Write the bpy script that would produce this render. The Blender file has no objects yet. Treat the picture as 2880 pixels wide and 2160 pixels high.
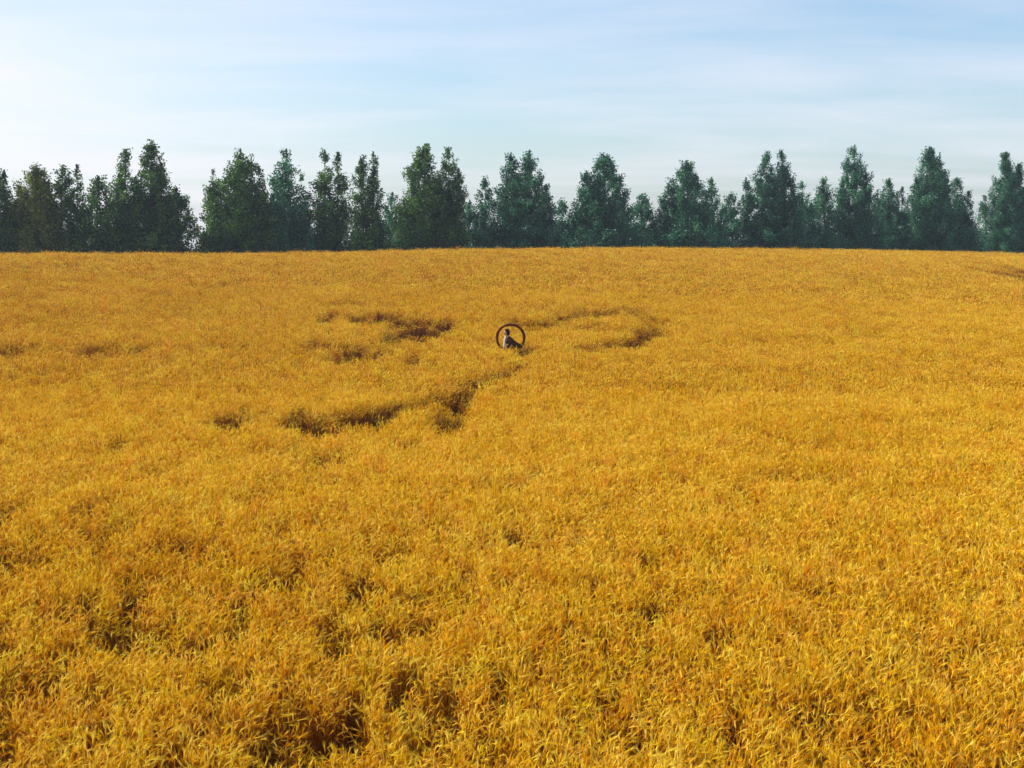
import bpy, bmesh, math, random
import numpy as np
from mathutils import Vector, Matrix

R = math.radians
rng = np.random.default_rng(7)
random.seed(7)
scene = bpy.context.scene
COL = scene.collection

# ------------------------------------------------------------------ camera
F = 3956.0                       # focal length in photo pixels (2880 wide)
CAM = np.array([0.0, 0.0, 5.95])
PITCH = R(6.35)
cam_d = bpy.data.cameras.new("camera")
cam_d.sensor_width = 36.0
cam_d.lens = 36.0 * F / 2880.0
cam_d.clip_start = 0.1
cam_d.clip_end = 5000
cam = bpy.data.objects.new("camera", cam_d)
COL.objects.link(cam)
cam.location = CAM
cam.rotation_euler = (R(90) - PITCH, 0, 0)
scene.camera = cam

# ------------------------------------------------------------------ light
SUN_AZ, SUN_EL = R(-76), R(34)   # azimuth from +Y towards +X
S = Vector((math.sin(SUN_AZ) * math.cos(SUN_EL), math.cos(SUN_AZ) * math.cos(SUN_EL), math.sin(SUN_EL)))
sun_d = bpy.data.lights.new("sun", 'SUN')
sun_d.energy = 5.0
sun_d.angle = R(0.9)
sun_d.color = (1.0, 0.93, 0.82)
sun = bpy.data.objects.new("sun", sun_d)
COL.objects.link(sun)
sun.rotation_euler = (-S).to_track_quat('-Z', 'Y').to_euler()
sun.location = (-30, 20, 60)

scene.view_settings.view_transform = 'Standard'
scene.view_settings.look = 'None'
scene.view_settings.exposure = 0.48
scene.view_settings.gamma = 1.0


def nd(nt, t, **kw):
    n = nt.nodes.new(t)
    for k, v in kw.items():
        if k.startswith('i_'):
            n.inputs[k[2:].replace('_', ' ')].default_value = v
        else:
            setattr(n, k, v)
    return n


def ramp(nt, stops):
    n = nt.nodes.new('ShaderNodeValToRGB')
    e = n.color_ramp.elements
    while len(e) < len(stops):
        e.new(0.5)
    for i, (p, c) in enumerate(stops):
        e[i].position = p
        e[i].color = (*c, 1) if len(c) == 3 else c
    return n


def mth(nt, op, a, b=None, clamp=False):
    n = nt.nodes.new('ShaderNodeMath')
    n.operation = op
    n.use_clamp = clamp
    for i, v in enumerate((a, b)):
        if v is None:
            continue
        if isinstance(v, (int, float)):
            n.inputs[i].default_value = v
        else:
            nt.links.new(v, n.inputs[i])
    return n.outputs[0]


def build_world():
    w = bpy.data.worlds.new("World")
    scene.world = w
    w.use_nodes = True
    nt = w.node_tree
    nt.nodes.clear()
    L = nt.links.new
    tc = nd(nt, 'ShaderNodeTexCoord')
    sep = nd(nt, 'ShaderNodeSeparateXYZ')
    L(tc.outputs['Generated'], sep.inputs[0])
    zc = mth(nt, 'MAXIMUM', sep.outputs['Z'], 0.012)
    comb = nd(nt, 'ShaderNodeCombineXYZ')
    L(sep.outputs['X'], comb.inputs[0]); L(sep.outputs['Y'], comb.inputs[1]); L(zc, comb.inputs[2])
    sky = nd(nt, 'ShaderNodeTexSky')
    sky.sky_type = 'NISHITA'
    sky.sun_disc = False
    sky.sun_elevation = SUN_EL
    sky.sun_rotation = SUN_AZ
    sky.altitude = 100
    sky.air_density = 1.0
    sky.dust_density = 1.2
    sky.ozone_density = 1.5
    L(comb.outputs[0], sky.inputs[0])
    # thin streaky cirrus on a high plane
    den = mth(nt, 'ADD', zc, 0.10)
    px = mth(nt, 'DIVIDE', sep.outputs['X'], den)
    py = mth(nt, 'DIVIDE', sep.outputs['Y'], den)
    cp = nd(nt, 'ShaderNodeCombineXYZ')
    L(px, cp.inputs[0]); L(py, cp.inputs[1])
    mp = nd(nt, 'ShaderNodeMapping')
    mp.inputs['Rotation'].default_value = (0, 0, R(14))
    mp.inputs['Scale'].default_value = (0.60, 1.05, 1)
    mp.inputs['Location'].default_value = (3.1, 0.6, 0)
    L(cp.outputs[0], mp.inputs[0])
    n1 = nd(nt, 'ShaderNodeTexNoise')
    n1.inputs['Scale'].default_value = 1.1
    n1.inputs['Detail'].default_value = 7
    n1.inputs['Roughness'].default_value = 0.56
    n1.inputs['Distortion'].default_value = 0.35
    L(mp.outputs[0], n1.inputs['Vector'])
    r1 = ramp(nt, [(0.38, (0, 0, 0)), (0.68, (1, 1, 1))])
    L(n1.outputs[0], r1.inputs[0])
    # milky veil: thicker towards the horizon and towards the sun side
    veil = mth(nt, 'MULTIPLY', mth(nt, 'SUBTRACT', 0.22, zc, True), 1.35, True)
    side = mth(nt, 'MULTIPLY', mth(nt, 'ADD', mth(nt, 'MULTIPLY', sep.outputs['X'], -1.0), -0.04, True), 1.6, True)
    amt = mth(nt, 'ADD', mth(nt, 'MULTIPLY', r1.outputs[0], 0.44), mth(nt, 'ADD', veil, side), True)
    amt = mth(nt, 'ADD', mth(nt, 'MULTIPLY', amt, 0.72), 0.08, True)
    bg1 = nd(nt, 'ShaderNodeBackground')
    bg1.inputs[1].default_value = 0.110
    tint = nd(nt, 'ShaderNodeMix', data_type='RGBA', blend_type='MULTIPLY')
    tint.inputs[0].default_value = 1.0
    L(sky.outputs[0], tint.inputs[6])
    tint.inputs[7].default_value = (0.77, 0.985, 1.13, 1)
    L(tint.outputs[2], bg1.inputs[0])
    bg2 = nd(nt, 'ShaderNodeBackground')
    bg2.inputs[0].default_value = (0.80, 0.765, 0.83, 1)
    bg2.inputs[1].default_value = 0.93
    mx = nd(nt, 'ShaderNodeMixShader')
    L(amt, mx.inputs[0]); L(bg1.outputs[0], mx.inputs[1]); L(bg2.outputs[0], mx.inputs[2])
    out = nd(nt, 'ShaderNodeOutputWorld')
    L(mx.outputs[0], out.inputs[0])


build_world()


# ------------------------------------------------------------------ helpers
def mesh_np(name, verts, faces, mats=(), smooth=False, attr=None):
    """faces: (n,3) or (n,4) int array"""
    me = bpy.data.meshes.new(name)
    verts = np.asarray(verts, dtype=np.float32)
    faces = np.asarray(faces, dtype=np.int32)
    k = faces.shape[1]
    me.vertices.add(len(verts))
    me.vertices.foreach_set('co', verts.ravel())
    me.loops.add(faces.size)
    me.loops.foreach_set('vertex_index', faces.ravel())
    me.polygons.add(len(faces))
    me.polygons.foreach_set('loop_start', np.arange(0, faces.size, k, dtype=np.int32))
    me.update(calc_edges=True)
    if smooth:
        me.polygons.foreach_set('use_smooth', np.ones(len(faces), dtype=bool))
    for m in mats:
        me.materials.append(m)
    if attr is not None:
        a = me.attributes.new('tint', 'FLOAT', 'POINT')
        a.data.foreach_set('value', np.asarray(attr, dtype=np.float32))
    me.validate()
    return me


def obj(name, me, parent=None):
    o = bpy.data.objects.new(name, me)
    COL.objects.link(o)
    if parent is not None:
        o.parent = parent
    return o


def empty(name, loc, label, cat, group=None):
    o = bpy.data.objects.new(name, None)
    COL.objects.link(o)
    o.location = loc
    o.empty_display_size = 0.3
    o['label'] = label
    o['category'] = cat
    if group:
        o['group'] = group
    return o


class Lattice:
    def __init__(self, seed):
        self.t = np.random.default_rng(seed).random((256, 256))

    def __call__(self, x, y, size):
        x = np.asarray(x) / size; y = np.asarray(y) / size
        xi = np.floor(x).astype(int); yi = np.floor(y).astype(int)
        fx = x - xi; fy = y - yi
        fx = fx * fx * (3 - 2 * fx); fy = fy * fy * (3 - 2 * fy)
        t = self.t
        a = t[xi & 255, yi & 255]; b = t[(xi + 1) & 255, yi & 255]
        c = t[xi & 255, (yi + 1) & 255]; d = t[(xi + 1) & 255, (yi + 1) & 255]
        return (a * (1 - fx) + b * fx) * (1 - fy) + (c * (1 - fx) + d * fx) * fy


N1, N2, N3, N4 = Lattice(1), Lattice(2), Lattice(3), Lattice(4)

# ------------------------------------------------------------------ terrain
WHEAT_H = 0.92
CREST_X = np.array([0, 600, 830, 1000, 1200, 1400, 1700, 2000, 2212]) * 1.302
CREST_V = np.array([546, 545, 541, 537, 533.5, 534, 537, 541, 546]) * 1.302


def ray(px, py):
    xc = (px - 1440) / F; yc = (1080 - py) / F
    c, s = math.cos(PITCH), math.sin(PITCH)
    return np.array([xc, c + yc * s, -s + yc * c])


def row_depth(u):
    s = (115 * u + 41.9) / (109.2 - 70 * u)
    return 115 + 70 * s


def crest(u):
    yc = row_depth(u) - 14
    px = 1440 + u * F * 0.994
    pv = np.interp(px, CREST_X, CREST_V)
    xc = (px - 1440) / F; vy = (1080 - pv) / F
    c, s = math.cos(PITCH), math.sin(PITCH)
    slope = (-s + vy * c) / (c + vy * s)
    return yc, CAM[2] + yc * slope - WHEAT_H - 0.25


def ground_z(x, y):
    x = np.asarray(x, float); y = np.asarray(y, float)
    u = np.clip(x / np.maximum(y, 8.0), -0.5, 0.5)
    yc, zc = crest(u)
    t = np.clip((y - 35) / (yc - 35), 0, 1)
    z = zc * t * t * (3 - 2 * t)
    d = np.maximum(y - yc, 0)
    z = z - np.where(d < 30, 0.0008 * d * d, 0.72 + 0.048 * (d - 30))
    z = z + (N1(x + 300, y + 300, 16.0) - 0.5) * 0.16 * np.clip((yc - 8 - y) / 30, 0, 1)
    return z


def on_canopy(px, py, h=WHEAT_H):
    """world point where the sight line through a photo pixel meets the crop surface"""
    d = ray(px, py)
    lo, hi = 3.0, 260.0
    ts = np.linspace(lo, hi, 5200)
    P = CAM[None] + d[None] * ts[:, None]
    below = P[:, 2] < ground_z(P[:, 0], P[:, 1]) + h
    i = int(np.argmax(below)) if below.any() else len(ts) - 1
    return P[i]


# ------------------------------------------------------------------ materials
def new_mat(name):
    m = bpy.data.materials.new(name)
    m.use_nodes = True
    m.node_tree.nodes.clear()
    return m


def mat_wheat():
    m = new_mat("ripe_wheat")
    nt = m.node_tree; L = nt.links.new
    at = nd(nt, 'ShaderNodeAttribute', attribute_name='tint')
    oi = nd(nt, 'ShaderNodeObjectInfo')
    geo = nd(nt, 'ShaderNodeNewGeometry')
    n = nd(nt, 'ShaderNodeTexNoise')
    n.inputs['Scale'].default_value = 0.22
    n.inputs['Detail'].default_value = 4
    L(geo.outputs['Position'], n.inputs['Vector'])
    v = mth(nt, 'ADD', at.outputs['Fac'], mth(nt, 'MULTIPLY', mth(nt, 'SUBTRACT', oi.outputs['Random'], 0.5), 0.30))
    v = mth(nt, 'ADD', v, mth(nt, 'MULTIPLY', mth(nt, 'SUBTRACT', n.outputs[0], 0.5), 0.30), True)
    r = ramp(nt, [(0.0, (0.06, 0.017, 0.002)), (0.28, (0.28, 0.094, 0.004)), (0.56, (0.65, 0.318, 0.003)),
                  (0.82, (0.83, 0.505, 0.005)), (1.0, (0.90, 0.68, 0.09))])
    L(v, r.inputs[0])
    hs = nd(nt, 'ShaderNodeHueSaturation')          # greener and redder plants side by side
    hr = mth(nt, 'FRACT', mth(nt, 'MULTIPLY', oi.outputs['Random'], 37.13))
    L(mth(nt, 'ADD', 0.480, mth(nt, 'MULTIPLY', hr, 0.042)), hs.inputs['Hue'])
    L(r.outputs[0], hs.inputs['Color'])
    r = hs
    df = nd(nt, 'ShaderNodeBsdfDiffuse')
    tr = nd(nt, 'ShaderNodeBsdfTranslucent')
    gl = nd(nt, 'ShaderNodeBsdfGlossy'); gl.inputs['Roughness'].default_value = 0.45
    gl.inputs['Color'].default_value = (0.8, 0.6, 0.35, 1)
    L(r.outputs[0], df.inputs[0]); L(r.outputs[0], tr.inputs[0])
    mx = nd(nt, 'ShaderNodeMixShader'); mx.inputs[0].default_value = 0.33
    L(df.outputs[0], mx.inputs[1]); L(tr.outputs[0], mx.inputs[2])
    m2 = nd(nt, 'ShaderNodeMixShader'); m2.inputs[0].default_value = 0.006
    L(mx.outputs[0], m2.inputs[1]); L(gl.outputs[0], m2.inputs[2])
    o = nd(nt, 'ShaderNodeOutputMaterial'); L(m2.outputs[0], o.inputs[0])
    return m


def mat_soil():
    m = new_mat("field_soil")
    nt = m.node_tree; L = nt.links.new
    geo = nd(nt, 'ShaderNodeNewGeometry')
    n = nd(nt, 'ShaderNodeTexNoise'); n.inputs['Scale'].default_value = 3.0; n.inputs['Detail'].default_value = 8
    L(geo.outputs['Position'], n.inputs['Vector'])
    r = ramp(nt, [(0.3, (0.030, 0.013, 0.003)), (0.6, (0.08, 0.036, 0.006)), (0.8, (0.15, 0.075, 0.012))])
    L(n.outputs[0], r.inputs[0])
    p = nd(nt, 'ShaderNodeBsdfPrincipled'); p.inputs['Roughness'].default_value = 0.95; p.inputs['Specular IOR Level'].default_value = 0.0
    L(r.outputs[0], p.inputs['Base Color'])
    b = nd(nt, 'ShaderNodeBump'); b.inputs['Strength'].default_value = 0.6; b.inputs['Distance'].default_value = 0.05
    L(n.outputs[0], b.inputs['Height']); L(b.outputs[0], p.inputs['Normal'])
    o = nd(nt, 'ShaderNodeOutputMaterial'); L(p.outputs[0], o.inputs[0])
    return m


def mat_leaf(name, dark, mid, light):
    m = new_mat(name)
    nt = m.node_tree; L = nt.links.new
    at = nd(nt, 'ShaderNodeAttribute', attribute_name='tint')
    r = ramp(nt, [(0.0, dark), (0.55, mid), (1.0, light)])
    L(at.outputs['Fac'], r.inputs[0])
    df = nd(nt, 'ShaderNodeBsdfDiffuse'); tr = nd(nt, 'ShaderNodeBsdfTranslucent')
    gl = nd(nt, 'ShaderNodeBsdfGlossy'); gl.inputs['Roughness'].default_value = 0.4
    gl.inputs['Color'].default_value = (0.7, 0.8, 0.9, 1)
    L(r.outputs[0], df.inputs[0]); L(r.outputs[0], tr.inputs[0])
    mx = nd(nt, 'ShaderNodeMixShader'); mx.inputs[0].default_value = 0.5
    L(df.outputs[0], mx.inputs[1]); L(tr.outputs[0], mx.inputs[2])
    m2 = nd(nt, 'ShaderNodeMixShader'); m2.inputs[0].default_value = 0.025
    L(mx.outputs[0], m2.inputs[1]); L(gl.outputs[0], m2.inputs[2])
    o = nd(nt, 'ShaderNodeOutputMaterial'); L(m2.outputs[0], o.inputs[0])
    return m


def mat_plain(name, c1, c2, scale=8.0, rough=0.8, metal=0.0):
    m = new_mat(name)
    nt = m.node_tree; L = nt.links.new
    tc = nd(nt, 'ShaderNodeTexCoord')
    n = nd(nt, 'ShaderNodeTexNoise'); n.inputs['Scale'].default_value = scale; n.inputs['Detail'].default_value = 6
    L(tc.outputs['Object'], n.inputs['Vector'])
    r = ramp(nt, [(0.35, c1), (0.7, c2)])
    L(n.outputs[0], r.inputs[0])
    p = nd(nt, 'ShaderNodeBsdfPrincipled')
    p.inputs['Specular IOR Level'].default_value = 0.12; p.inputs['Roughness'].default_value = rough; p.inputs['Metallic'].default_value = metal
    L(r.outputs[0], p.inputs['Base Color'])
    b = nd(nt, 'ShaderNodeBump'); b.inputs['Strength'].default_value = 0.3; b.inputs['Distance'].default_value = 0.01
    L(n.outputs[0], b.inputs['Height']); L(b.outputs[0], p.inputs['Normal'])
    o = nd(nt, 'ShaderNodeOutputMaterial'); L(p.outputs[0], o.inputs[0])
    return m


M_WHEAT = mat_wheat()
M_SOIL = mat_soil()
M_LEAF = {
    'warm': mat_leaf("leaf_warm", (0.014, 0.034, 0.003), (0.105, 0.14, 0.008), (0.28, 0.33, 0.03)),
    'dark': mat_leaf("leaf_dark", (0.004, 0.022, 0.003), (0.038, 0.115, 0.012), (0.15, 0.31, 0.04)),
    'cool': mat_leaf("leaf_cool", (0.004, 0.030, 0.014), (0.022, 0.135, 0.066), (0.11, 0.33, 0.16)),
}
M_BARK = mat_plain("bark", (0.06, 0.05, 0.04), (0.16, 0.14, 0.11), 6.0, 0.95)
M_IRON = mat_plain("rusty_iron", (0.075, 0.018, 0.003), (0.13, 0.036, 0.006), 14.0, 0.85)
M_SKIN = mat_plain("skin", (0.50, 0.32, 0.23), (0.58, 0.38, 0.28), 9.0, 0.6)
M_COAT = mat_plain("dark_wool", (0.030, 0.012, 0.006), (0.060, 0.026, 0.012), 25.0, 0.95)
M_HAIR = mat_plain("dark_hair", (0.010, 0.006, 0.005), (0.026, 0.014, 0.010), 40.0, 0.6)
M_SHIRT = mat_plain("pale_linen", (0.42, 0.35, 0.28), (0.54, 0.46, 0.38), 12.0, 0.9)
M_TROUSER = mat_plain("dark_cloth", (0.02, 0.016, 0.014), (0.04, 0.03, 0.026), 20.0, 0.95)
M_LEATHER = mat_plain("boot_leather", (0.015, 0.010, 0.007), (0.035, 0.022, 0.014), 10.0, 0.5)


# ------------------------------------------------------------------ ground
def build_ground():
    xs = np.concatenate([np.linspace(-300, -90, 22)[:-1], np.linspace(-90, 120, 141), np.linspace(120, 330, 22)[1:]])
    ys = np.concatenate([np.linspace(-60, 4, 9)[:-1], np.linspace(4, 230, 181), np.linspace(230, 480, 26)[1:]])
    X, Y = np.meshgrid(xs, ys)
    Z = ground_z(X, Y)
    nx, ny = len(xs), len(ys)
    V = np.stack([X.ravel(), Y.ravel(), Z.ravel()], 1)
    i = np.arange(nx * (ny - 1)).reshape(ny - 1, nx)[:, :-1].ravel()
    Fc = np.stack([i, i + 1, i + 1 + nx, i + nx], 1)
    o = obj("ground", mesh_np("ground", V, Fc, [M_SOIL], True))
    o['kind'] = 'structure'
    return float(Z.min())


GROUND_MIN = build_ground()

# ------------------------------------------------------------------ wheat
SRC = bpy.data.collections.new("wheat_tufts")     # sources for the instancing only


class Geo:
    def __init__(self):
        self.v = []; self.f = []; self.t = []

    def add(self, vs, fs, tint):
        b = len(self.v)
        self.v += [tuple(p) for p in vs]
        self.f += [tuple(b + i for i in q) for q in fs]
        self.t += list(tint) if hasattr(tint, '__len__') else [tint] * len(vs)


def tuft(name, n, rad, detail, seed):
    r = random.Random(seed)
    g = Geo()
    for _ in range(n):
        a = r.uniform(0, 2 * math.pi); q = rad * math.sqrt(r.random())
        base = Vector((q * math.cos(a), q * math.sin(a), 0))
        h = r.gauss(0.87, 0.085)
        la = r.gauss(0.35, 1.3)                      # lean mostly to the right of the view
        lean = Vector((math.cos(la), math.sin(la) * 0.9, 0)) * abs(r.gauss(0.075, 0.05))
        st = r.uniform(-0.15, 0.15) if detail > 0 else r.uniform(-0.32, 0.32)                  # stalk tint
        pts = [base, base + Vector((0, 0, h * 0.45)) + lean * 0.25, base + Vector((0, 0, h * 0.86)) + lean * 0.75,
               base + Vector((0, 0, h)) + lean * 1.2]
        wst = 0.0018 if detail > 1 else (0.0035 if detail == 1 else 0.006)
        side = Vector((math.cos(a + 1.0), math.sin(a + 1.0), 0))
        vs = []
        for p in pts:
            vs += [p - side * wst, p + side * wst]
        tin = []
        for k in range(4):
            tin += [0.08 + 0.10 * k + st * .7] * 2  # brown stems; shade inside the crop is put into the darker lower tint
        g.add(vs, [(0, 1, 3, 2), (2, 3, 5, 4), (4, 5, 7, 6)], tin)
        # dry leaf
        if detail > 0 or r.random() < 0.4:
            for _l in range(1):
                hz = r.uniform(0.35, 0.80) * h
                la2 = r.uniform(0, 6.28)
                d = Vector((math.cos(la2), math.sin(la2), 0))
                p0 = base + Vector((0, 0, hz)) + lean * (hz / h)
                ln = r.uniform(0.10, 0.20)
                p1 = p0 + d * ln * 0.5 + Vector((0, 0, ln * 0.35))
                p2 = p0 + d * ln + Vector((0, 0, -ln * r.uniform(0.0, 0.6)))
                sd = Vector((-d.y, d.x, 0)) * 0.0032
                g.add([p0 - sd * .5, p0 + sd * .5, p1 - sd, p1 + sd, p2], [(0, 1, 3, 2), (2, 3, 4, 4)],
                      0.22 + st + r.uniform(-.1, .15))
        # nodding ear
        top = pts[3]
        na = la + r.gauss(0, 0.5)
        hd = Vector((math.cos(na), math.sin(na), 0))
        tilt = r.uniform(0.10, 1.25)                 # from upright to drooping
        d0 = Vector((0, 0, 1)) * math.cos(tilt * .6) + hd * math.sin(tilt * .6)
        d1 = Vector((0, 0, 1)) * math.cos(tilt) + hd * math.sin(tilt)
        L = r.uniform(0.060, 0.085)
        pale_ear = detail > 0 and r.random() < 0.05      # a few long-awned bleached ears
        if pale_ear:
            hd = Vector((1, r.uniform(-.3, .3), 0)).normalized()
            d1 = (hd + Vector((0, 0, r.uniform(.1, .9)))).normalized(); d0 = d1
        rad_e = 0.0060 if detail > 1 else (0.0085 if detail == 1 else 0.013)
        axis = [top, top + d0 * L * .3, top + d0 * L * .3 + d1 * L * .4, top + d0 * L * .3 + d1 * L * .75]
        rr = [rad_e * .45, rad_e, rad_e * .92, rad_e * .25]
        ns = 5 if detail > 1 else (4 if detail == 1 else 3)
        s1 = d1.cross(Vector((0.3, 0.2, 0.9))).normalized(); s2 = d1.cross(s1).normalized()
        vs = []; fs = []
        for k, (c, rk) in enumerate(zip(axis, rr)):
            for j in range(ns):
                an = 2 * math.pi * j / ns + (0.3 * k)
                vs.append(c + s1 * math.cos(an) * rk * 1.25 + s2 * math.sin(an) * rk * 0.85)
        for k in range(3):
            for j in range(ns):
                j2 = (j + 1) % ns
                fs.append((k * ns + j, k * ns + j2, (k + 1) * ns + j2, (k + 1) * ns + j))
        et = 0.74 + st + r.uniform(-0.12, 0.16) + (0.30 if pale_ear else 0)
        g.add(vs, fs, et)
        # awns
        na_ = 12 if detail > 1 else (5 if detail == 1 else 2)
        for k in range(na_):
            s = r.uniform(0.15, 1.0)
            c = axis[1].lerp(axis[3], s)
            an = r.uniform(0, 6.28)
            dv = (d1 + (s1 * math.cos(an) + s2 * math.sin(an)) * r.uniform(.15, .40)).normalized()
            ln = r.uniform(0.05, 0.085) * (1.7 if pale_ear else 1.0)
            w = 0.0014 if detail > 1 else (0.002 if detail == 1 else 0.0045)
            pd = dv.cross(s1 if abs(dv.dot(s1)) < .9 else s2).normalized() * w
            g.add([c - pd, c + pd, c + dv * ln], [(0, 1, 2, 2)], min(1.0, et + 0.14))
    me = bpy.data.meshes.new(name)
    fs = [tuple(q[:3]) if q[2] == q[3] else q for q in g.f]
    me.from_pydata([tuple(p) for p in g.v], [], fs)
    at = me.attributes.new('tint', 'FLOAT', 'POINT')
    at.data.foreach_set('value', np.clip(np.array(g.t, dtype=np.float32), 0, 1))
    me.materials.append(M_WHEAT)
    me.update()
    o = bpy.data.objects.new(name, me)
    SRC.objects.link(o)


NV = [9, 7, 6]
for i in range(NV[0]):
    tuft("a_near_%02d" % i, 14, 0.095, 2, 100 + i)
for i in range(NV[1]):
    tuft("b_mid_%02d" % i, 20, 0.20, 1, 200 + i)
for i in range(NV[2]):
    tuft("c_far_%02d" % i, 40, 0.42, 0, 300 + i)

# hollows where the crop lies flat: (photo px of the dark wall, half-width px, depth in metres, lowest crop height)
HOLLOWS = []


def hollow(px, py, half_px, depth, low=0.30, ang=0.0):
    p = on_canopy(px, py)
    HOLLOWS.append((p[0], p[1], half_px * p[1] / F + 0.20, depth, low, ang))


def trail(pts, half_px, depth, low, n=5):
    for (x0, y0), (x1, y1) in zip(pts[:-1], pts[1:]):
        for k in range(n):
            t = k / n
            hollow(x0 + (x1 - x0) * t, y0 + (y1 - y0) * t, half_px, depth, low)


hollow(662, 1162, 20, 3.2, 0.24); hollow(702, 1178, 42, 3.2, 0.08); hollow(738, 1166, 18, 3.2, 0.2)
hollow(858, 1172, 50, 3.2, 0.15); hollow(905, 1172, 50, 3.4, 0.08); hollow(960, 1172, 60, 3.6, 0.06); hollow(1020, 1167, 50, 3.4, 0.1); hollow(1070, 1158, 40, 3.0, 0.2)
trail([(1070, 1152), (1120, 1138), (1200, 1124), (1283, 1106)], 24, 2.2, 0.48)
trail([(1450, 1035), (1384, 1060), (1320, 1078), (1290, 1100)], 16, 2.2, 0.60)
trail([(1296, 1100), (1284, 1150), (1264, 1206)], 16, 3.0, 0.36)
hollow(1266, 1196, 22, 3.0, 0.16); hollow(1240, 1160, 14, 2.4, 0.55)
hollow(1000, 982, 64, 5.4, 0.08); hollow(1050, 986, 40, 5.0, 0.08); hollow(900, 964, 30, 4.5, 0.58)
hollow(1205, 914, 66, 7.0, 0.06); hollow(1165, 900, 60, 5.0, 0.25); hollow(1242, 910, 42, 5.6, 0.16)
trail([(1020, 886), (1140, 890)], 32, 5.0, 0.48)
hollow(928, 886, 20, 4.5, 0.5)
trail([(1842, 912), (1805, 932), (1758, 958)], 20, 4.2, 0.46); hollow(1768, 953, 28, 4.2, 0.38)
trail([(1758, 960), (1690, 972), (1628, 979)], 26, 3.6, 0.68)
trail([(1440, 908), (1511, 914), (1570, 896)], 26, 4.4, 0.66)
trail([(1570, 894), (1640, 876), (1740, 872), (1815, 884), (1845, 910)], 28, 4.4, 0.70)
trail([(1600, 915), (1690, 918)], 30, 4.0, 0.70)
hollow(1466, 992, 20, 2.6, 0.66); hollow(1480, 984, 14, 2.0, 0.62)
hollow(1168, 1004, 24, 3.2, 0.5); hollow(1110, 940, 30, 4.0, 0.66)
hollow(1000, 850, 100, 6.0, 0.80)
hollow(300, 984, 80, 3.5, 0.74); hollow(385, 984, 44, 3.5, 0.74); hollow(40, 988, 80, 3.5, 0.76)
hollow(2728, 752, 42, 30.0, 0.04); hollow(2862, 760, 54, 30.0, 0.03); hollow(2800, 750, 30, 14.0, 0.5)
hollow(2680, 840, 44, 7.0, 0.82); hollow(2400, 940, 55, 4.5, 0.84)
trail([(1194, 1715), (1172, 1810)], 4, 0.5, 0.62); trail([(1148, 1885), (1085, 1940)], 4, 0.5, 0.58)
trail([(872, 2000), (846, 2150)], 4, 0.45, 0.55)
hollow(370, 1750, 60, 0.7, 0.72); hollow(290, 1765, 40, 0.6, 0.74); hollow(545, 1795, 12, 0.5, 0.62); hollow(60, 1570, 50, 0.9, 0.70)
hollow(480, 1530, 50, 0.8, 0.74); hollow(250, 2075, 16, 0.4, 0.62); hollow(100, 2130, 30, 0.4, 0.66); hollow(700, 2060, 16, 0.4, 0.74)
hollow(930, 1280, 90, 2.4, 0.74); hollow(2260, 1335, 120, 1.8, 0.90)
HO = np.array(HOLLOWS)


def hollow_scale(x, y):
    s = np.ones_like(x)
    wob = 0.6 * (N2(x + 50, y + 50, 0.9) - 0.5) + 0.6 * (N3(x + 50, y + 50, 0.35) - 0.5)
    for hx, hy, rw, dp, low, ang in HOLLOWS:
        near = (np.abs(x - hx) < rw * 1.6) & (np.abs(y - hy) < dp * 1.6)
        if not near.any():
            continue
        # dark wall sits at the far side: the opening stretches towards the viewer
        d = np.sqrt(((x[near] - hx) / rw) ** 2 + ((y[near] - (hy - dp * 0.32)) / (dp * 0.55)) ** 2) + wob[near] * 0.95
        k = np.clip((d - 0.55) / 0.62, 0, 1)
        s[near] = np.minimum(s[near], low + (1 - low) * k * k * (3 - 2 * k))
    return s


def gap_scale(x, y):
    """open spots between the plants in the foreground, more of them to the left"""
    u = x / y
    near = np.clip((34 - y) / 16, 0, 1)
    left = np.clip((0.20 - u) / 0.42, 0.0, 1.0)
    w = near * (0.25 + 0.75 * left)
    w = np.maximum(w, 0.42 * np.clip((46 - y) / 14, 0, 1) * np.clip((-0.16 - u) / 0.12, 0, 1))
    n = 0.40 * N3(x + 90, y * 0.36 + 90, 0.40) + 0.45 * N4(x + 90, y * 0.34 + 90, 0.19) + 0.08 * N2(x + 70, y + 70, 1.9)
    th = 0.675 - 0.150 * w
    k = np.clip((n - th) / 0.07, 0, 1)
    return (1 - k * (0.30 + 0.22 * w)) * (1 - 0.10 * w * N1(x + 40, y * 0.6 + 40, 1.3))


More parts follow.
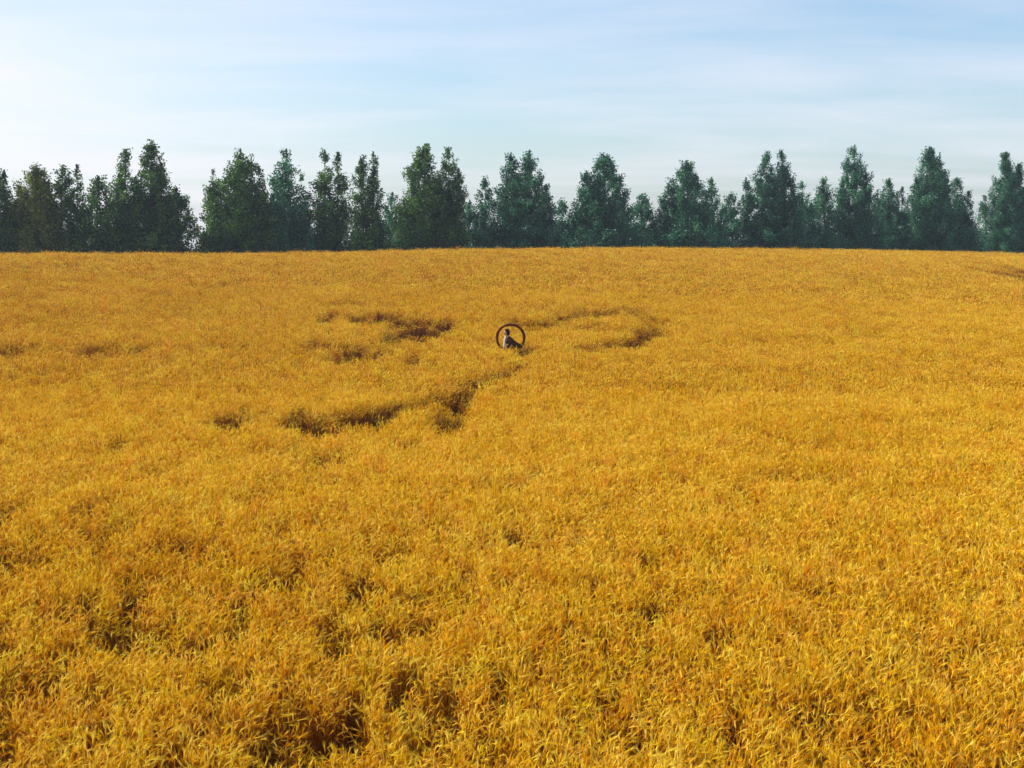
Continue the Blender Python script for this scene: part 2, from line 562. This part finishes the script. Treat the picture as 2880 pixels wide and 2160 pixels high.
def canopy_points():
    P = []; IDX = []; SC = []; ROT = []
    zones = [(7.0, 42.0, 0.150, 0), (42.0, 80.0, 0.245, 1), (80.0, 205.0, 0.46, 2)]
    off = 0
    for z, (y0, y1, step, kind) in enumerate(zones):
        xm = 0.364 * y1 * 1.14 + 3
        gx = np.arange(-xm, xm, step); gy = np.arange(y0, y1, step)
        X, Y = np.meshgrid(gx, gy)
        X = X.ravel() + rng.uniform(-.55, .55, X.size) * step
        Y = Y.ravel() + rng.uniform(-.55, .55, Y.size) * step
        u = X / Y
        yc, _ = crest(np.clip(u, -.5, .5))
        keep = (np.abs(X) < 0.364 * Y * 1.12 + 2.2) & (Y < yc + 5.0)
        X, Y = X[keep], Y[keep]
        hs = hollow_scale(X, Y)
        gs = gap_scale(X, Y) if kind == 0 else np.ones_like(X)
        keep = rng.random(len(X)) < np.clip(1.3 * hs - 0.15, 0.02, 1) * np.clip(gs * 1.2, 0, 1)
        X, Y, hs, gs = X[keep], Y[keep], hs[keep], gs[keep]
        hz = 1 + (N1(X + 500, Y + 500, 5.0) - 0.5) * 0.13 + (N2(X + 20, Y * 0.7 + 20, 0.8) - 0.5) * 0.17 + (N4(X + 9, Y + 9, 2.0) - 0.5) * 0.08
        hz = hz * hs * gs * rng.normal(1, 0.06, len(X))
        hz = np.maximum(hz, 0.18)
        wd = 0.9 + 0.25 * rng.random(len(X))
        Z = ground_z(X, Y) - 0.01
        P.append(np.stack([X, Y, Z], 1))
        IDX.append(off + rng.integers(0, NV[z], len(X)))
        SC.append(np.stack([wd, wd, hz], 1))
        lowered = 1 - np.clip(hs, 0, 1)
        ROT.append(np.stack([rng.normal(0, .04, len(X)) + lowered * rng.normal(0, .5, len(X)),
                             rng.normal(0.02, .05, len(X)) + lowered * rng.normal(0.2, .4, len(X)),
                             rng.normal(0.0, 0.55, len(X))], 1))
        off += NV[z]
    return np.concatenate(P), np.concatenate(IDX), np.concatenate(SC), np.concatenate(ROT)


def build_wheat():
    P, I, Sc, Ro = canopy_points()
    me = bpy.data.meshes.new("wheat")
    me.vertices.add(len(P))
    me.vertices.foreach_set('co', P.astype(np.float32).ravel())
    a = me.attributes.new('pick', 'INT', 'POINT'); a.data.foreach_set('value', I.astype(np.int32))
    a = me.attributes.new('size', 'FLOAT_VECTOR', 'POINT'); a.data.foreach_set('vector', Sc.astype(np.float32).ravel())
    a = me.attributes.new('turn', 'FLOAT_VECTOR', 'POINT'); a.data.foreach_set('vector', Ro.astype(np.float32).ravel())
    me.materials.append(M_WHEAT)
    me.update()
    o = obj("wheat", me)
    o['kind'] = 'stuff'
    o['label'] = "golden ripe wheat covering the whole field up to the trees"
    o['category'] = "wheat"
    ng = bpy.data.node_groups.new("wheat_planting", 'GeometryNodeTree')
    ng.interface.new_socket("Geometry", in_out='INPUT', socket_type='NodeSocketGeometry')
    ng.interface.new_socket("Geometry", in_out='OUTPUT', socket_type='NodeSocketGeometry')
    L = ng.links.new
    gi = ng.nodes.new('NodeGroupInput'); go = ng.nodes.new('NodeGroupOutput')
    ci = ng.nodes.new('GeometryNodeCollectionInfo')
    ci.inputs['Collection'].default_value = SRC
    ci.inputs['Separate Children'].default_value = True
    ci.inputs['Reset Children'].default_value = True
    ip = ng.nodes.new('GeometryNodeInstanceOnPoints')
    ip.inputs['Pick Instance'].default_value = True

    def attr(nm, ty):
        n = ng.nodes.new('GeometryNodeInputNamedAttribute')
        n.data_type = ty
        n.inputs['Name'].default_value = nm
        return n.outputs[0]
    L(gi.outputs[0], ip.inputs['Points'])
    L(ci.outputs[0], ip.inputs['Instance'])
    L(attr('pick', 'INT'), ip.inputs['Instance Index'])
    e2r = ng.nodes.new('FunctionNodeEulerToRotation')
    L(attr('turn', 'FLOAT_VECTOR'), e2r.inputs[0])
    L(e2r.outputs[0], ip.inputs['Rotation'])
    L(attr('size', 'FLOAT_VECTOR'), ip.inputs['Scale'])
    L(ip.outputs[0], go.inputs[0])
    md = o.modifiers.new("planting", 'NODES')
    md.node_group = ng
    print("wheat tufts:", len(P))


build_wheat()


# ------------------------------------------------------------------ trees
def tube(path, radii, ns=6):
    V = []; Fc = []
    for k, (p, r_) in enumerate(zip(path, radii)):
        p = Vector(p)
        a = Vector(path[max(k - 1, 0)]); b = Vector(path[min(k + 1, len(path) - 1)])
        d = (b - a).normalized()
        s1 = d.cross(Vector((0.95, 0.1, 0.2))).normalized(); s2 = d.cross(s1)
        for j in range(ns):
            an = 2 * math.pi * j / ns
            V.append(p + s1 * math.cos(an) * r_ + s2 * math.sin(an) * r_)
    for k in range(len(path) - 1):
        for j in range(ns):
            j2 = (j + 1) % ns
            Fc.append((k * ns + j, k * ns + j2, (k + 1) * ns + j2, (k + 1) * ns + j))
    return V, Fc


def tree(leaders, label, cat, kind='dark', dens=1.0, back=0.0, pale=0.0, group='trees along the far edge of the field'):
    """leaders: (photo px x of tip, photo px y of tip, half-width px, lowest px offset) - one tree, several upright leaders"""
    mx = leaders[0][0]
    u0 = (mx - 1440) / F * 1.006
    Y0 = float(row_depth(u0)) + back
    X0 = u0 * Y0
    zb = float(ground_z(X0, Y0))
    t = empty("poplar_tree" if cat == 'tree' else "bushy_sapling", (X0, Y0, zb), label, cat, group)
    r = np.random.default_rng(int(mx * 7 + leaders[0][1]))
    tv, tf = [], []
    LV = []; LT = []
    for li, (px, py, hw) in enumerate(leaders):
        d = ray(px, py)
        sc = Y0 / d[1]
        H = CAM[2] + d[2] * sc - zb
        dx = d[0] * sc - X0
        dy = r.normal(0, 0.5) if li else 0.0
        Rr = hw * (1.60 if li == 0 else 1.40) * Y0 / F
        # trunk / leader axis
        bend = r.normal(0, 0.12, 2)
        n = 7
        path = []
        for k in range(n):
            s = k / (n - 1)
            e = s if li == 0 else 0.62 + 0.38 * min(1, s * 1.6) ** 0.8
            path.append((dx * e + bend[0] * math.sin(3 * s), dy * e + bend[1] * math.sin(2.5 * s), H * 0.97 * s - (0.15 if k == 0 else 0)))
        r0 = 0.022 * H * (1.0 if li == 0 else 0.6)
        v, f = tube(path, [r0 * (1 - 0.93 * k / (n - 1)) for k in range(n)])
        b = len(tv); tv += v; tf += [tuple(b + i for i in q) for q in f]
        path = np.array(path)

        def axis_at(s):
            return np.array([np.interp(s, np.linspace(0, 1, n), path[:, k]) for k in range(3)])
        # ascending boughs carry the foliage
        lob = r.uniform(0.72, 1.16, (10, 8))         # uneven lobes by height and side
        vol = math.pi * Rr * Rr * H * 0.52
        nb = int(46 + 5.4 * vol ** 0.86 * dens)
        for bi in range(nb):
            while True:
                s = r.uniform(0.0, 0.985)
                prof = (1 - s ** 1.9) ** 0.85 * (0.90 + 0.10 * min(1, s / 0.12)) + 0.03
                if r.random() < prof ** 1.3 + 0.16:
                    break
            an = r.uniform(0, 2 * math.pi)
            fr = r.random() ** 0.52
            if bi % 5 == 1:                          # low spreading boughs and suckers at the foot
                s = r.uniform(0.0, 0.24)
                prof = 1.0
                fr *= 1.22
            ln = Rr * prof * fr * lob[min(9, int(s * 10)), int(an / (2 * math.pi) * 8) % 8]
            if r.random() < 0.05 and s < 0.8:
                ln *= 1.22
            c = axis_at(s) + np.array([math.cos(an) * ln, math.sin(an) * ln, 0])
            c[2] = max(c[2], 0.2)
            if bi % 5 == 0 and ln > 0.45:
                o0 = axis_at(max(0, s - 0.04 - ln * 0.6 / H))
                v, f = tube([tuple(o0), tuple((o0 * .55 + c * .45) - np.array([0, 0, .08 * ln])), tuple(c)],
                            [0.012 * ln + .012, 0.008 * ln + .008, 0.004], 4)
                b = len(tv); tv += v; tf += [tuple(b + i for i in q) for q in f]
            sp = r.uniform(0.17, 0.34) * (1.0 - 0.45 * s) * (0.75 + 0.12 * Rr)
            nl = int(r.uniform(50, 120) * (sp / 0.22) ** 1.5)
            g = np.clip(r.normal(0, 1, (nl, 3)), -1.7, 1.7)
            pos = c[None] + g * np.array([sp, sp, sp * 1.55])
            pos[:, 0] += math.cos(an) * g[:, 2] * sp * 0.5     # sprays lean outwards and up
            pos[:, 1] += math.sin(an) * g[:, 2] * sp * 0.5
            LV.append(pos)
            ct = 0.50 + r.normal(0, 0.22)
            LT.append(np.clip(ct + r.normal(0, 0.22, nl) + pale, 0, 1))
        # young shoots at the very tip
        ns_ = 60
        q = r.random(ns_)
        pos = axis_at(0.93)[None] + np.stack([r.normal(0, .10, ns_) * (1.3 - q), r.normal(0, .10, ns_) * (1.3 - q), q * H * 0.085 - .1], 1)
        LV.append(pos); LT.append(np.clip(0.5 + r.normal(0, .2, ns_), 0, 1))
    C = np.concatenate(LV); T = np.concatenate(LT)
    C[:, 2] = np.maximum(C[:, 2], 0.03)
    n = len(C)
    # each leaf: a folded rhombus with its own direction
    a = r.normal(0, 1, (n, 3)); a /= np.linalg.norm(a, axis=1)[:, None]
    b_ = r.normal(0, 1, (n, 3)); b_ -= (b_ * a).sum(1)[:, None] * a; b_ /= np.linalg.norm(b_, axis=1)[:, None]
    sz = r.uniform(0.07, 0.125, n)[:, None]
    V = np.stack([C - a * sz, C + b_ * sz * .62, C + a * sz, C - b_ * sz * .62], 1).reshape(-1, 3)
    Fc = np.arange(n * 4).reshape(n, 4)
    obj("trunk", mesh_np("trunk", np.array([tuple(p) for p in tv]), np.array(tf), [M_BARK], True), t)
    obj("crown", mesh_np("crown", V, Fc, [M_LEAF[kind]], False, np.repeat(T, 4)), t)
    return n


TREES = [
    # (leaders, label, category, leaf, density, back, pale)
    ([(-20, 455, 52), (6, 470, 20)], "dark tree cut off by the left edge of the photo", 'tree', 'dark', 1.0, 0, 0),
    ([(104, 461, 62), (60, 520, 34), (134, 500, 30)], "broad olive-green round-topped tree, leftmost whole tree of the row", 'tree', 'warm', 1.0, 0, .05),
    ([(178, 456, 36), (212, 455, 34)], "dark tree with blunt twin top just right of the olive-green round tree", 'tree', 'dark', 1.0, 0, 0),
    ([(278, 488, 40)], "lower dark tree wedged left of the slim pointed tree and tallest spire", 'tree', 'dark', .9, 1, 0),
    ([(356, 412, 46), (325, 480, 24)], "slim pointed see-through tree touching the left side of the tallest spire", 'tree', 'dark', .8, 0, 0),
    ([(427, 388, 48), (455, 450, 30)], "tallest dark spire on the left, with a sharp forked tip", 'tree', 'dark', 1.15, 0, 0),
    ([(497, 522, 46)], "short rounded dark tree at the right foot of the tallest spire", 'tree', 'dark', 1.0, 0, 0),
    ([(677, 410, 64), (600, 470, 36), (722, 460, 22)], "stout dark tree with a lower left shoulder, standing right of the first sky gap", 'tree', 'dark', 1.1, 0, 0),
    ([(807, 410, 50), (842, 480, 24), (770, 540, 30)], "slender grey-green pointed tree with a loose crown right of the shouldered stout tree", 'tree', 'cool', .85, 0, .05),
    ([(912, 414, 38), (948, 418, 34)], "dark ragged tree with two close tips, sky showing through its lower boughs", 'tree', 'dark', .85, 0, 0),
    ([(1051, 418, 26), (1014, 430, 36)], "steep dark tree with a straight right side, left of the wide sky notch", 'tree', 'dark', .95, 0, 0),
    ([(1104, 535, 36)], "pale low sapling filling the wide sky notch beside the straight-sided tree", 'sapling', 'cool', .75, 4, .15),
    ([(1194, 396, 56), (1260, 405, 42), (1290, 470, 22)], "big broad twin-topped tree with ragged outline left of the centre", 'tree', 'dark', 1.05, 0, 0),
    ([(1322, 557, 30)], "small low sapling at the right foot of the big broad twin-topped tree", 'sapling', 'cool', .8, 3, .05),
    ([(1366, 495, 34)], "thin leafy tree leaning on the left flank of the central tree behind the hoop", 'tree', 'cool', .75, 2, .05),
    ([(1490, 414, 46), (1437, 420, 46), (1537, 514, 30)], "wide blue-green tree with two blunt tips, directly behind the hoop in the wheat", 'tree', 'cool', 1.1, 0, 0),
    ([(1580, 560, 32)], "little dull-green sapling in the dip right of the wide two-tipped tree behind the hoop", 'sapling', 'cool', .8, 3, .05),
    ([(1698, 427, 58), (1650, 475, 40)], "neat cone-shaped dark tree with a low left shoulder, right of centre", 'tree', 'cool', 1.15, 0, 0),
    ([(1806, 540, 38)], "small pointed sapling alone in the gap after the neat cone-shaped tree", 'sapling', 'cool', .85, 4, .08),
    ([(1930, 444, 54), (1880, 510, 34)], "blue-green pointed tree with sloping left side, next tall one after the lone pointed sapling", 'tree', 'cool', 1.1, 0, 0),
    ([(2000, 492, 26)], "narrow low tree hugging the right side of the sloping-sided pointed tree", 'tree', 'cool', .9, 1, .03),
    ([(2054, 540, 34)], "low grey-green sapling in the dip left of the jagged fork-topped tree", 'sapling', 'cool', .85, 3, .08),
    ([(2198, 418, 40), (2157, 420, 44), (2098, 492, 22)], "jagged tall tree with a forked top and a thin upright side shoot on its left", 'tree', 'cool', 1.1, 0, 0),
    ([(2256, 505, 30)], "low tree with a slanting top at the right side of the jagged forked tree", 'tree', 'cool', .85, 1, .05),
    ([(2315, 496, 34)], "hazy low pointed tree on the left flank of the airy tall spire", 'tree', 'cool', .9, 1, .06),
    ([(2402, 401, 46), (2366, 500, 26), (2440, 480, 24)], "airy tall spire with thin see-through top in the right part of the row", 'tree', 'cool', .8, 0, .08),
    ([(2467, 527, 20)], "very narrow low sapling at the right foot of the airy tall spire", 'sapling', 'cool', .8, 3, .08),
    ([(2502, 496, 34), (2535, 520, 20)], "squat upright bluish tree filling the dip between the airy spire and the forked right-hand tree", 'tree', 'cool', 1.0, 1, .05),
    ([(2612, 405, 50), (2644, 422, 32), (2578, 490, 26)], "tall hazy tree with a fine double tip, second tall one from the right edge", 'tree', 'cool', 1.0, 0, .06),
    ([(2690, 492, 32), (2722, 535, 20)], "lower bluish tree merging with the right side of the tall double-tipped hazy tree", 'tree', 'cool', 1.0, 0, .05),
    ([(2771, 545, 28)], "pale thin sapling in the bright gap near the right edge", 'sapling', 'cool', .6, 3, .2),
    ([(2827, 422, 40), (2868, 455, 40), (2930, 440, 50)], "tall tree at the right end of the row, cut off by the photo's right edge", 'tree', 'cool', 1.05, 0, .05),
]
tot = 0
for L_, lab, cat, kd, dn, bk, pl in TREES:
    tot += tree(L_, lab, cat, kd, dn, bk, pl)
print("leaves:", tot)


# ------------------------------------------------------------------ person and hoop
def tilt_rings(rings, ns, closed_top=False, closed_bottom=False, a0=0.0, a1=2 * math.pi):
    """rings: (cx, cy, z, rx, ry); angles measured from -x (the front)"""
    full = abs(a1 - a0 - 2 * math.pi) < 1e-6
    V = []; Fc = []
    m = ns if full else ns + 1
    for cx, cy, z, rx, ry in rings:
        for j in range(m):
            a = a0 + (a1 - a0) * j / ns
            V.append((cx - math.cos(a) * rx, cy + math.sin(a) * ry, z))
    for k in range(len(rings) - 1):
        for j in range(ns):
            j2 = (j + 1) % m
            Fc.append((k * m + j, k * m + j2, (k + 1) * m + j2, (k + 1) * m + j))
    if closed_top:
        Fc.append(tuple((len(rings) - 1) * m + j for j in range(m)))
    if closed_bottom:
        Fc.append(tuple(reversed(range(m))))
    return V, Fc


def part(name, V, Fc, mat, parent, sub=1, solid=0.0):
    me = bpy.data.meshes.new(name)
    me.from_pydata([tuple(v) for v in V], [], Fc)
    me.materials.append(mat)
    for p in me.polygons:
        p.use_smooth = True
    o = obj(name, me, parent)
    if solid:
        md = o.modifiers.new("thickness", 'SOLIDIFY'); md.thickness = solid; md.offset = 1
    if sub:
        md = o.modifiers.new("smooth", 'SUBSURF'); md.levels = sub; md.render_levels = sub
    return o


def build_person(loc, rz):
    t = empty("person", loc, "person in dark coat with pale front standing waist-deep in wheat inside the hoop", "person")
    t.rotation_euler = (0, 0, rz)
    # one continuous body grown over a skeleton; the figure faces -x, the viewer sees its left... side (-y)
    V = []; E = []; RD = []

    def j(p, r_, prev=None):
        V.append(p); RD.append(r_ if isinstance(r_, tuple) else (r_, r_))
        if prev is not None:
            E.append((prev, len(V) - 1))
        return len(V) - 1
    pel = j((0.03, 0, 0.95), (0.13, 0.15))
    wai = j((0.02, 0, 1.08), (0.11, 0.13), pel)
    che = j((-0.01, 0, 1.25), (0.12, 0.15), wai)
    uch = j((-0.03, 0, 1.38), (0.10, 0.14), che)
    nk = j((-0.06, 0, 1.46), 0.055, uch)
    nk2 = j((-0.085, 0, 1.52), 0.052, nk)
    h1 = j((-0.105, 0, 1.58), (0.085, 0.070), nk2)
    h2 = j((-0.105, 0, 1.645), (0.098, 0.078), h1)
    h3 = j((-0.095, 0, 1.70), (0.075, 0.062), h2)
    nose = j((-0.195, 0, 1.605), 0.012, h1)
    nose2 = j((-0.222, 0, 1.595), 0.010, nose)
    for sy in (-1, 1):
        e1 = j((-0.09, sy * 0.078, 1.61), 0.014, h1)
        j((-0.078, sy * 0.092, 1.62), 0.012, e1)
        hip = j((0.03, sy * 0.10, 0.90), 0.095, pel)
        kn = j((0.0 + 0.06 * sy, sy * 0.11, 0.49), 0.062, hip)
        an = j((0.05 + 0.12 * sy, sy * 0.11, 0.09), 0.042, kn)
        j((-0.10 + 0.12 * sy, sy * 0.12, 0.035), 0.038, an)

    def arm(sy, el, wr, hd, fdir, up):
        sh = j((-0.03, sy * 0.18, 1.38), 0.066, uch)
        e = j(el, 0.046, sh)
        w = j(wr, 0.030, e)
        p = j(hd, (0.036, 0.022), w)
        f = Vector(fdir).normalized(); u = Vector(up).normalized(); s = f.cross(u).normalized()
        hdv = Vector(hd)
        for k, ln in enumerate((0.030, 0.034, 0.032, 0.025)):
            o_ = s * (k - 1.5) * 0.019
            b = j(tuple(hdv + f * 0.035 + o_), 0.0095, p)
            c = j(tuple(hdv + f * (0.035 + ln) + o_ * 1.05 - u * 0.010), 0.0088, b)
            d = j(tuple(hdv + f * (0.035 + ln * 1.5) + o_ * 1.05 - u * 0.032), 0.0080, c)
            j(tuple(hdv + f * (0.030 + ln * 1.4) + o_ - u * 0.052), 0.0072, d)
        tb = j(tuple(hdv - s * 0.036 + f * 0.002 - u * 0.012), 0.0105, p)
        tb2 = j(tuple(hdv - s * 0.044 + f * 0.030 - u * 0.030), 0.0095, tb)
        j(tuple(hdv - s * 0.034 + f * 0.048 - u * 0.046), 0.0082, tb2)
    # near arm reaches back to the rim of the hoop, far arm hangs forward
    arm(-1, (0.20, -0.27, 1.21), (0.42, -0.27, 1.08), (0.500, -0.262, 1.045), (0.85, -0.1, -0.35), (0.3, 0, 0.9))
    arm(1, (-0.06, 0.26, 1.12), (-0.18, 0.24, 0.92), (-0.22, 0.235, 0.85), (-0.35, 0, -0.9), (0.9, 0, -0.3))
    me = bpy.data.meshes.new("person_body")
    me.from_pydata(V, E, [])
    me.materials.append(M_SKIN)
    body = obj("body", me, t)
    sk = body.modifiers.new("skin", 'SKIN')
    sk.use_smooth_shade = True
    for d_, r_ in zip(me.skin_vertices[0].data, RD):
        d_.radius = r_
    me.skin_vertices[0].data[pel].use_root = True
    sb = body.modifiers.new("smooth", 'SUBSURF'); sb.levels = 1; sb.render_levels = 2
    # hair: full dark mass at the back and top of the head
    hv, hf = tilt_rings([(-0.035, 0, 1.49, 0.050, 0.060), (-0.045, 0, 1.54, 0.075, 0.088), (-0.055, 0, 1.60, 0.100, 0.100), (-0.065, 0, 1.665, 0.112, 0.100),
                         (-0.08, 0, 1.72, 0.105, 0.088), (-0.09, 0, 1.755, 0.060, 0.055), (-0.09, 0, 1.765, 0.015, 0.014)], 18,
                        True, True)
    hv = [(x + 0.022, y, z) for x, y, z in hv]
    part("hair", hv, hf, M_HAIR, t, 1)
    # eyes and mouth
    for sy in (-1, 1):
        bm = bmesh.new()
        bmesh.ops.create_uvsphere(bm, u_segments=10, v_segments=8, radius=0.012,
                                  matrix=Matrix.Translation((-0.185, sy * 0.032, 1.625)))
        e = bpy.data.meshes.new("eye"); bm.to_mesh(e); bm.free(); e.materials.append(M_HAIR)
        obj("eye", e, t)
    bm = bmesh.new()
    bmesh.ops.create_uvsphere(bm, u_segments=12, v_segments=8, radius=1.0,
                              matrix=Matrix.Translation((-0.178, 0, 1.560)) @ Matrix.Diagonal((0.010, 0.024, 0.006, 1)))
    e = bpy.data.meshes.new("mouth"); bm.to_mesh(e); bm.free()
    e.materials.append(mat_plain("lips", (0.35, 0.13, 0.10), (0.40, 0.16, 0.12)))
    obj("mouth", e, t)
    # pale shirt showing at the open front
    sv, sf = tilt_rings([(-0.02, 0, 0.84, 0.215, 0.175), (-0.02, 0, 0.98, 0.205, 0.180), (-0.02, 0, 1.12, 0.180, 0.176), (-0.03, 0, 1.27, 0.160, 0.186),
                         (-0.04, 0, 1.38, 0.135, 0.170), (-0.055, 0, 1.45, 0.092, 0.095), (-0.075, 0, 1.495, 0.074, 0.074)], 24)
    part("shirt", sv, sf, M_SHIRT, t, 1, 0.006)
    # dark coat, open at the front, tails swung back
    cr = [(0.22, 0.0, 0.52, 0.42, 0.31), (0.20, 0, 0.70, 0.39, 0.29), (0.17, 0, 0.88, 0.355, 0.26), (0.10, 0, 1.02, 0.28, 0.23),
          (0.05, 0, 1.15, 0.235, 0.205), (0.03, 0, 1.28, 0.220, 0.212), (0.0, 0, 1.38, 0.180, 0.198), (-0.035, 0, 1.445, 0.105, 0.118),
          (-0.05, 0, 1.485, 0.088, 0.088)]
    cv, cf = tilt_rings(cr, 26, False, False, R(40), R(320))
    part("coat", cv, cf, M_COAT, t, 1, 0.012)
    for sy, pts in ((-1, [(-0.02, -0.15, 1.40), (0.02, -0.21, 1.36), (0.20, -0.275, 1.205), (0.31, -0.275, 1.135), (0.41, -0.27, 1.085)]),
                    (1, [(-0.02, 0.15, 1.40), (-0.04, 0.205, 1.34), (-0.06, 0.262, 1.12), (-0.12, 0.252, 1.02), (-0.175, 0.242, 0.93)])):
        v, f = tube(pts, [0.085, 0.095, 0.098, 0.100, 0.098] if sy < 0 else [0.082, 0.088, 0.080, 0.074, 0.070], 12)
        part("sleeve", v, f, M_COAT, t, 1, 0.004)
    for sy in (-1, 1):
        v, f = tube([(0.03, sy * 0.095, 0.98), (0.025, sy * 0.10, 0.84), (0.0 + 0.06 * sy, sy * 0.11, 0.49), (0.05 + 0.12 * sy, sy * 0.11, 0.14)],
                    [0.12, 0.115, 0.085, 0.070], 12)
        part("trouser_leg", v, f, M_TROUSER, t, 1, 0.004)
        bx = 0.12 * sy
        v, f = tilt_rings([(-0.03 + bx, sy * 0.115, 0.0, 0.155, 0.055), (-0.03 + bx, sy * 0.115, 0.045, 0.155, 0.056), (-0.005 + bx, sy * 0.113, 0.085, 0.115, 0.054),
                           (0.05 + bx, sy * 0.11, 0.13, 0.062, 0.056), (0.05 + bx, sy * 0.11, 0.20, 0.060, 0.056)], 14, True, True)
        part("boot", v, f, M_LEATHER, t, 1)
    return t


def build_hoop(loc, Rr, rz, tilt):
    bm = bmesh.new()
    n, m = 72, 10
    rows = []
    for i in range(n):
        a = 2 * math.pi * i / n
        wob = 1 + 0.012 * math.sin(2 * a + .6) + 0.008 * math.sin(3 * a)
        rt = 0.054 * (1 + 0.12 * math.sin(5 * a) + 0.08 * math.sin(11 * a + 1))
        c = Vector((math.cos(a), 0, math.sin(a)))
        rows.append([bm.verts.new(c * (Rr * wob + rt * math.cos(2 * math.pi * k / m)) + Vector((0, rt * 1.1 * math.sin(2 * math.pi * k / m), 0)))
                     for k in range(m)])
    for i in range(n):
        for k in range(m):
            f = bm.faces.new((rows[i][k], rows[(i + 1) % n][k], rows[(i + 1) % n][(k + 1) % m], rows[i][(k + 1) % m]))
            f.smooth = True
    me = bpy.data.meshes.new("hoop"); bm.to_mesh(me); bm.free()
    me.materials.append(M_IRON)
    o = obj("hoop", me)
    o.location = loc
    o.rotation_euler = (tilt, 0, rz)
    o['label'] = "large dark brown hoop standing upright in the wheat around the person"
    o['category'] = "hoop"
    return o


PP = on_canopy(1428, 984)
pd = float(PP[1]) + 0.35
gz = float(ground_z(PP[0], pd)) - 0.06
rp = ray(1430, 950)
build_person((rp[0] * pd / rp[1], pd, gz), R(6))
rh = ray(1436, 951)
hd = pd - 0.20
k = hd / rh[1]
build_hoop((rh[0] * k, hd, CAM[2] + rh[2] * k), 39.0 * hd / F, R(-12), R(3))
print("person depth", pd, gz)

# ------------------------------------------------------------------ haze
def build_haze():
    lo = Vector((-301.0, -61.0, GROUND_MIN - 1.0)); hi = Vector((331.0, 481.0, 24.0))
    bm = bmesh.new()
    bmesh.ops.create_cube(bm, size=1.0)
    c = (lo + hi) / 2; s = hi - lo
    for v in bm.verts:
        v.co = Vector((c.x + v.co.x * s.x, c.y + v.co.y * s.y, c.z + v.co.z * s.z))
    me = bpy.data.meshes.new("haze"); bm.to_mesh(me); bm.free()
    m = bpy.data.materials.new("haze_air")
    m.use_nodes = True
    nt = m.node_tree; nt.nodes.clear()
    pv = nt.nodes.new('ShaderNodeVolumePrincipled')
    pv.inputs['Color'].default_value = (0.72, 0.86, 1.0, 1)
    pv.inputs['Density'].default_value = 0.00030
    pv.inputs['Anisotropy'].default_value = 0.3
    o_ = nt.nodes.new('ShaderNodeOutputMaterial')
    nt.links.new(pv.outputs[0], o_.inputs['Volume'])
    me.materials.append(m)
    o = obj("haze", me)
    o['kind'] = 'stuff'


build_haze()
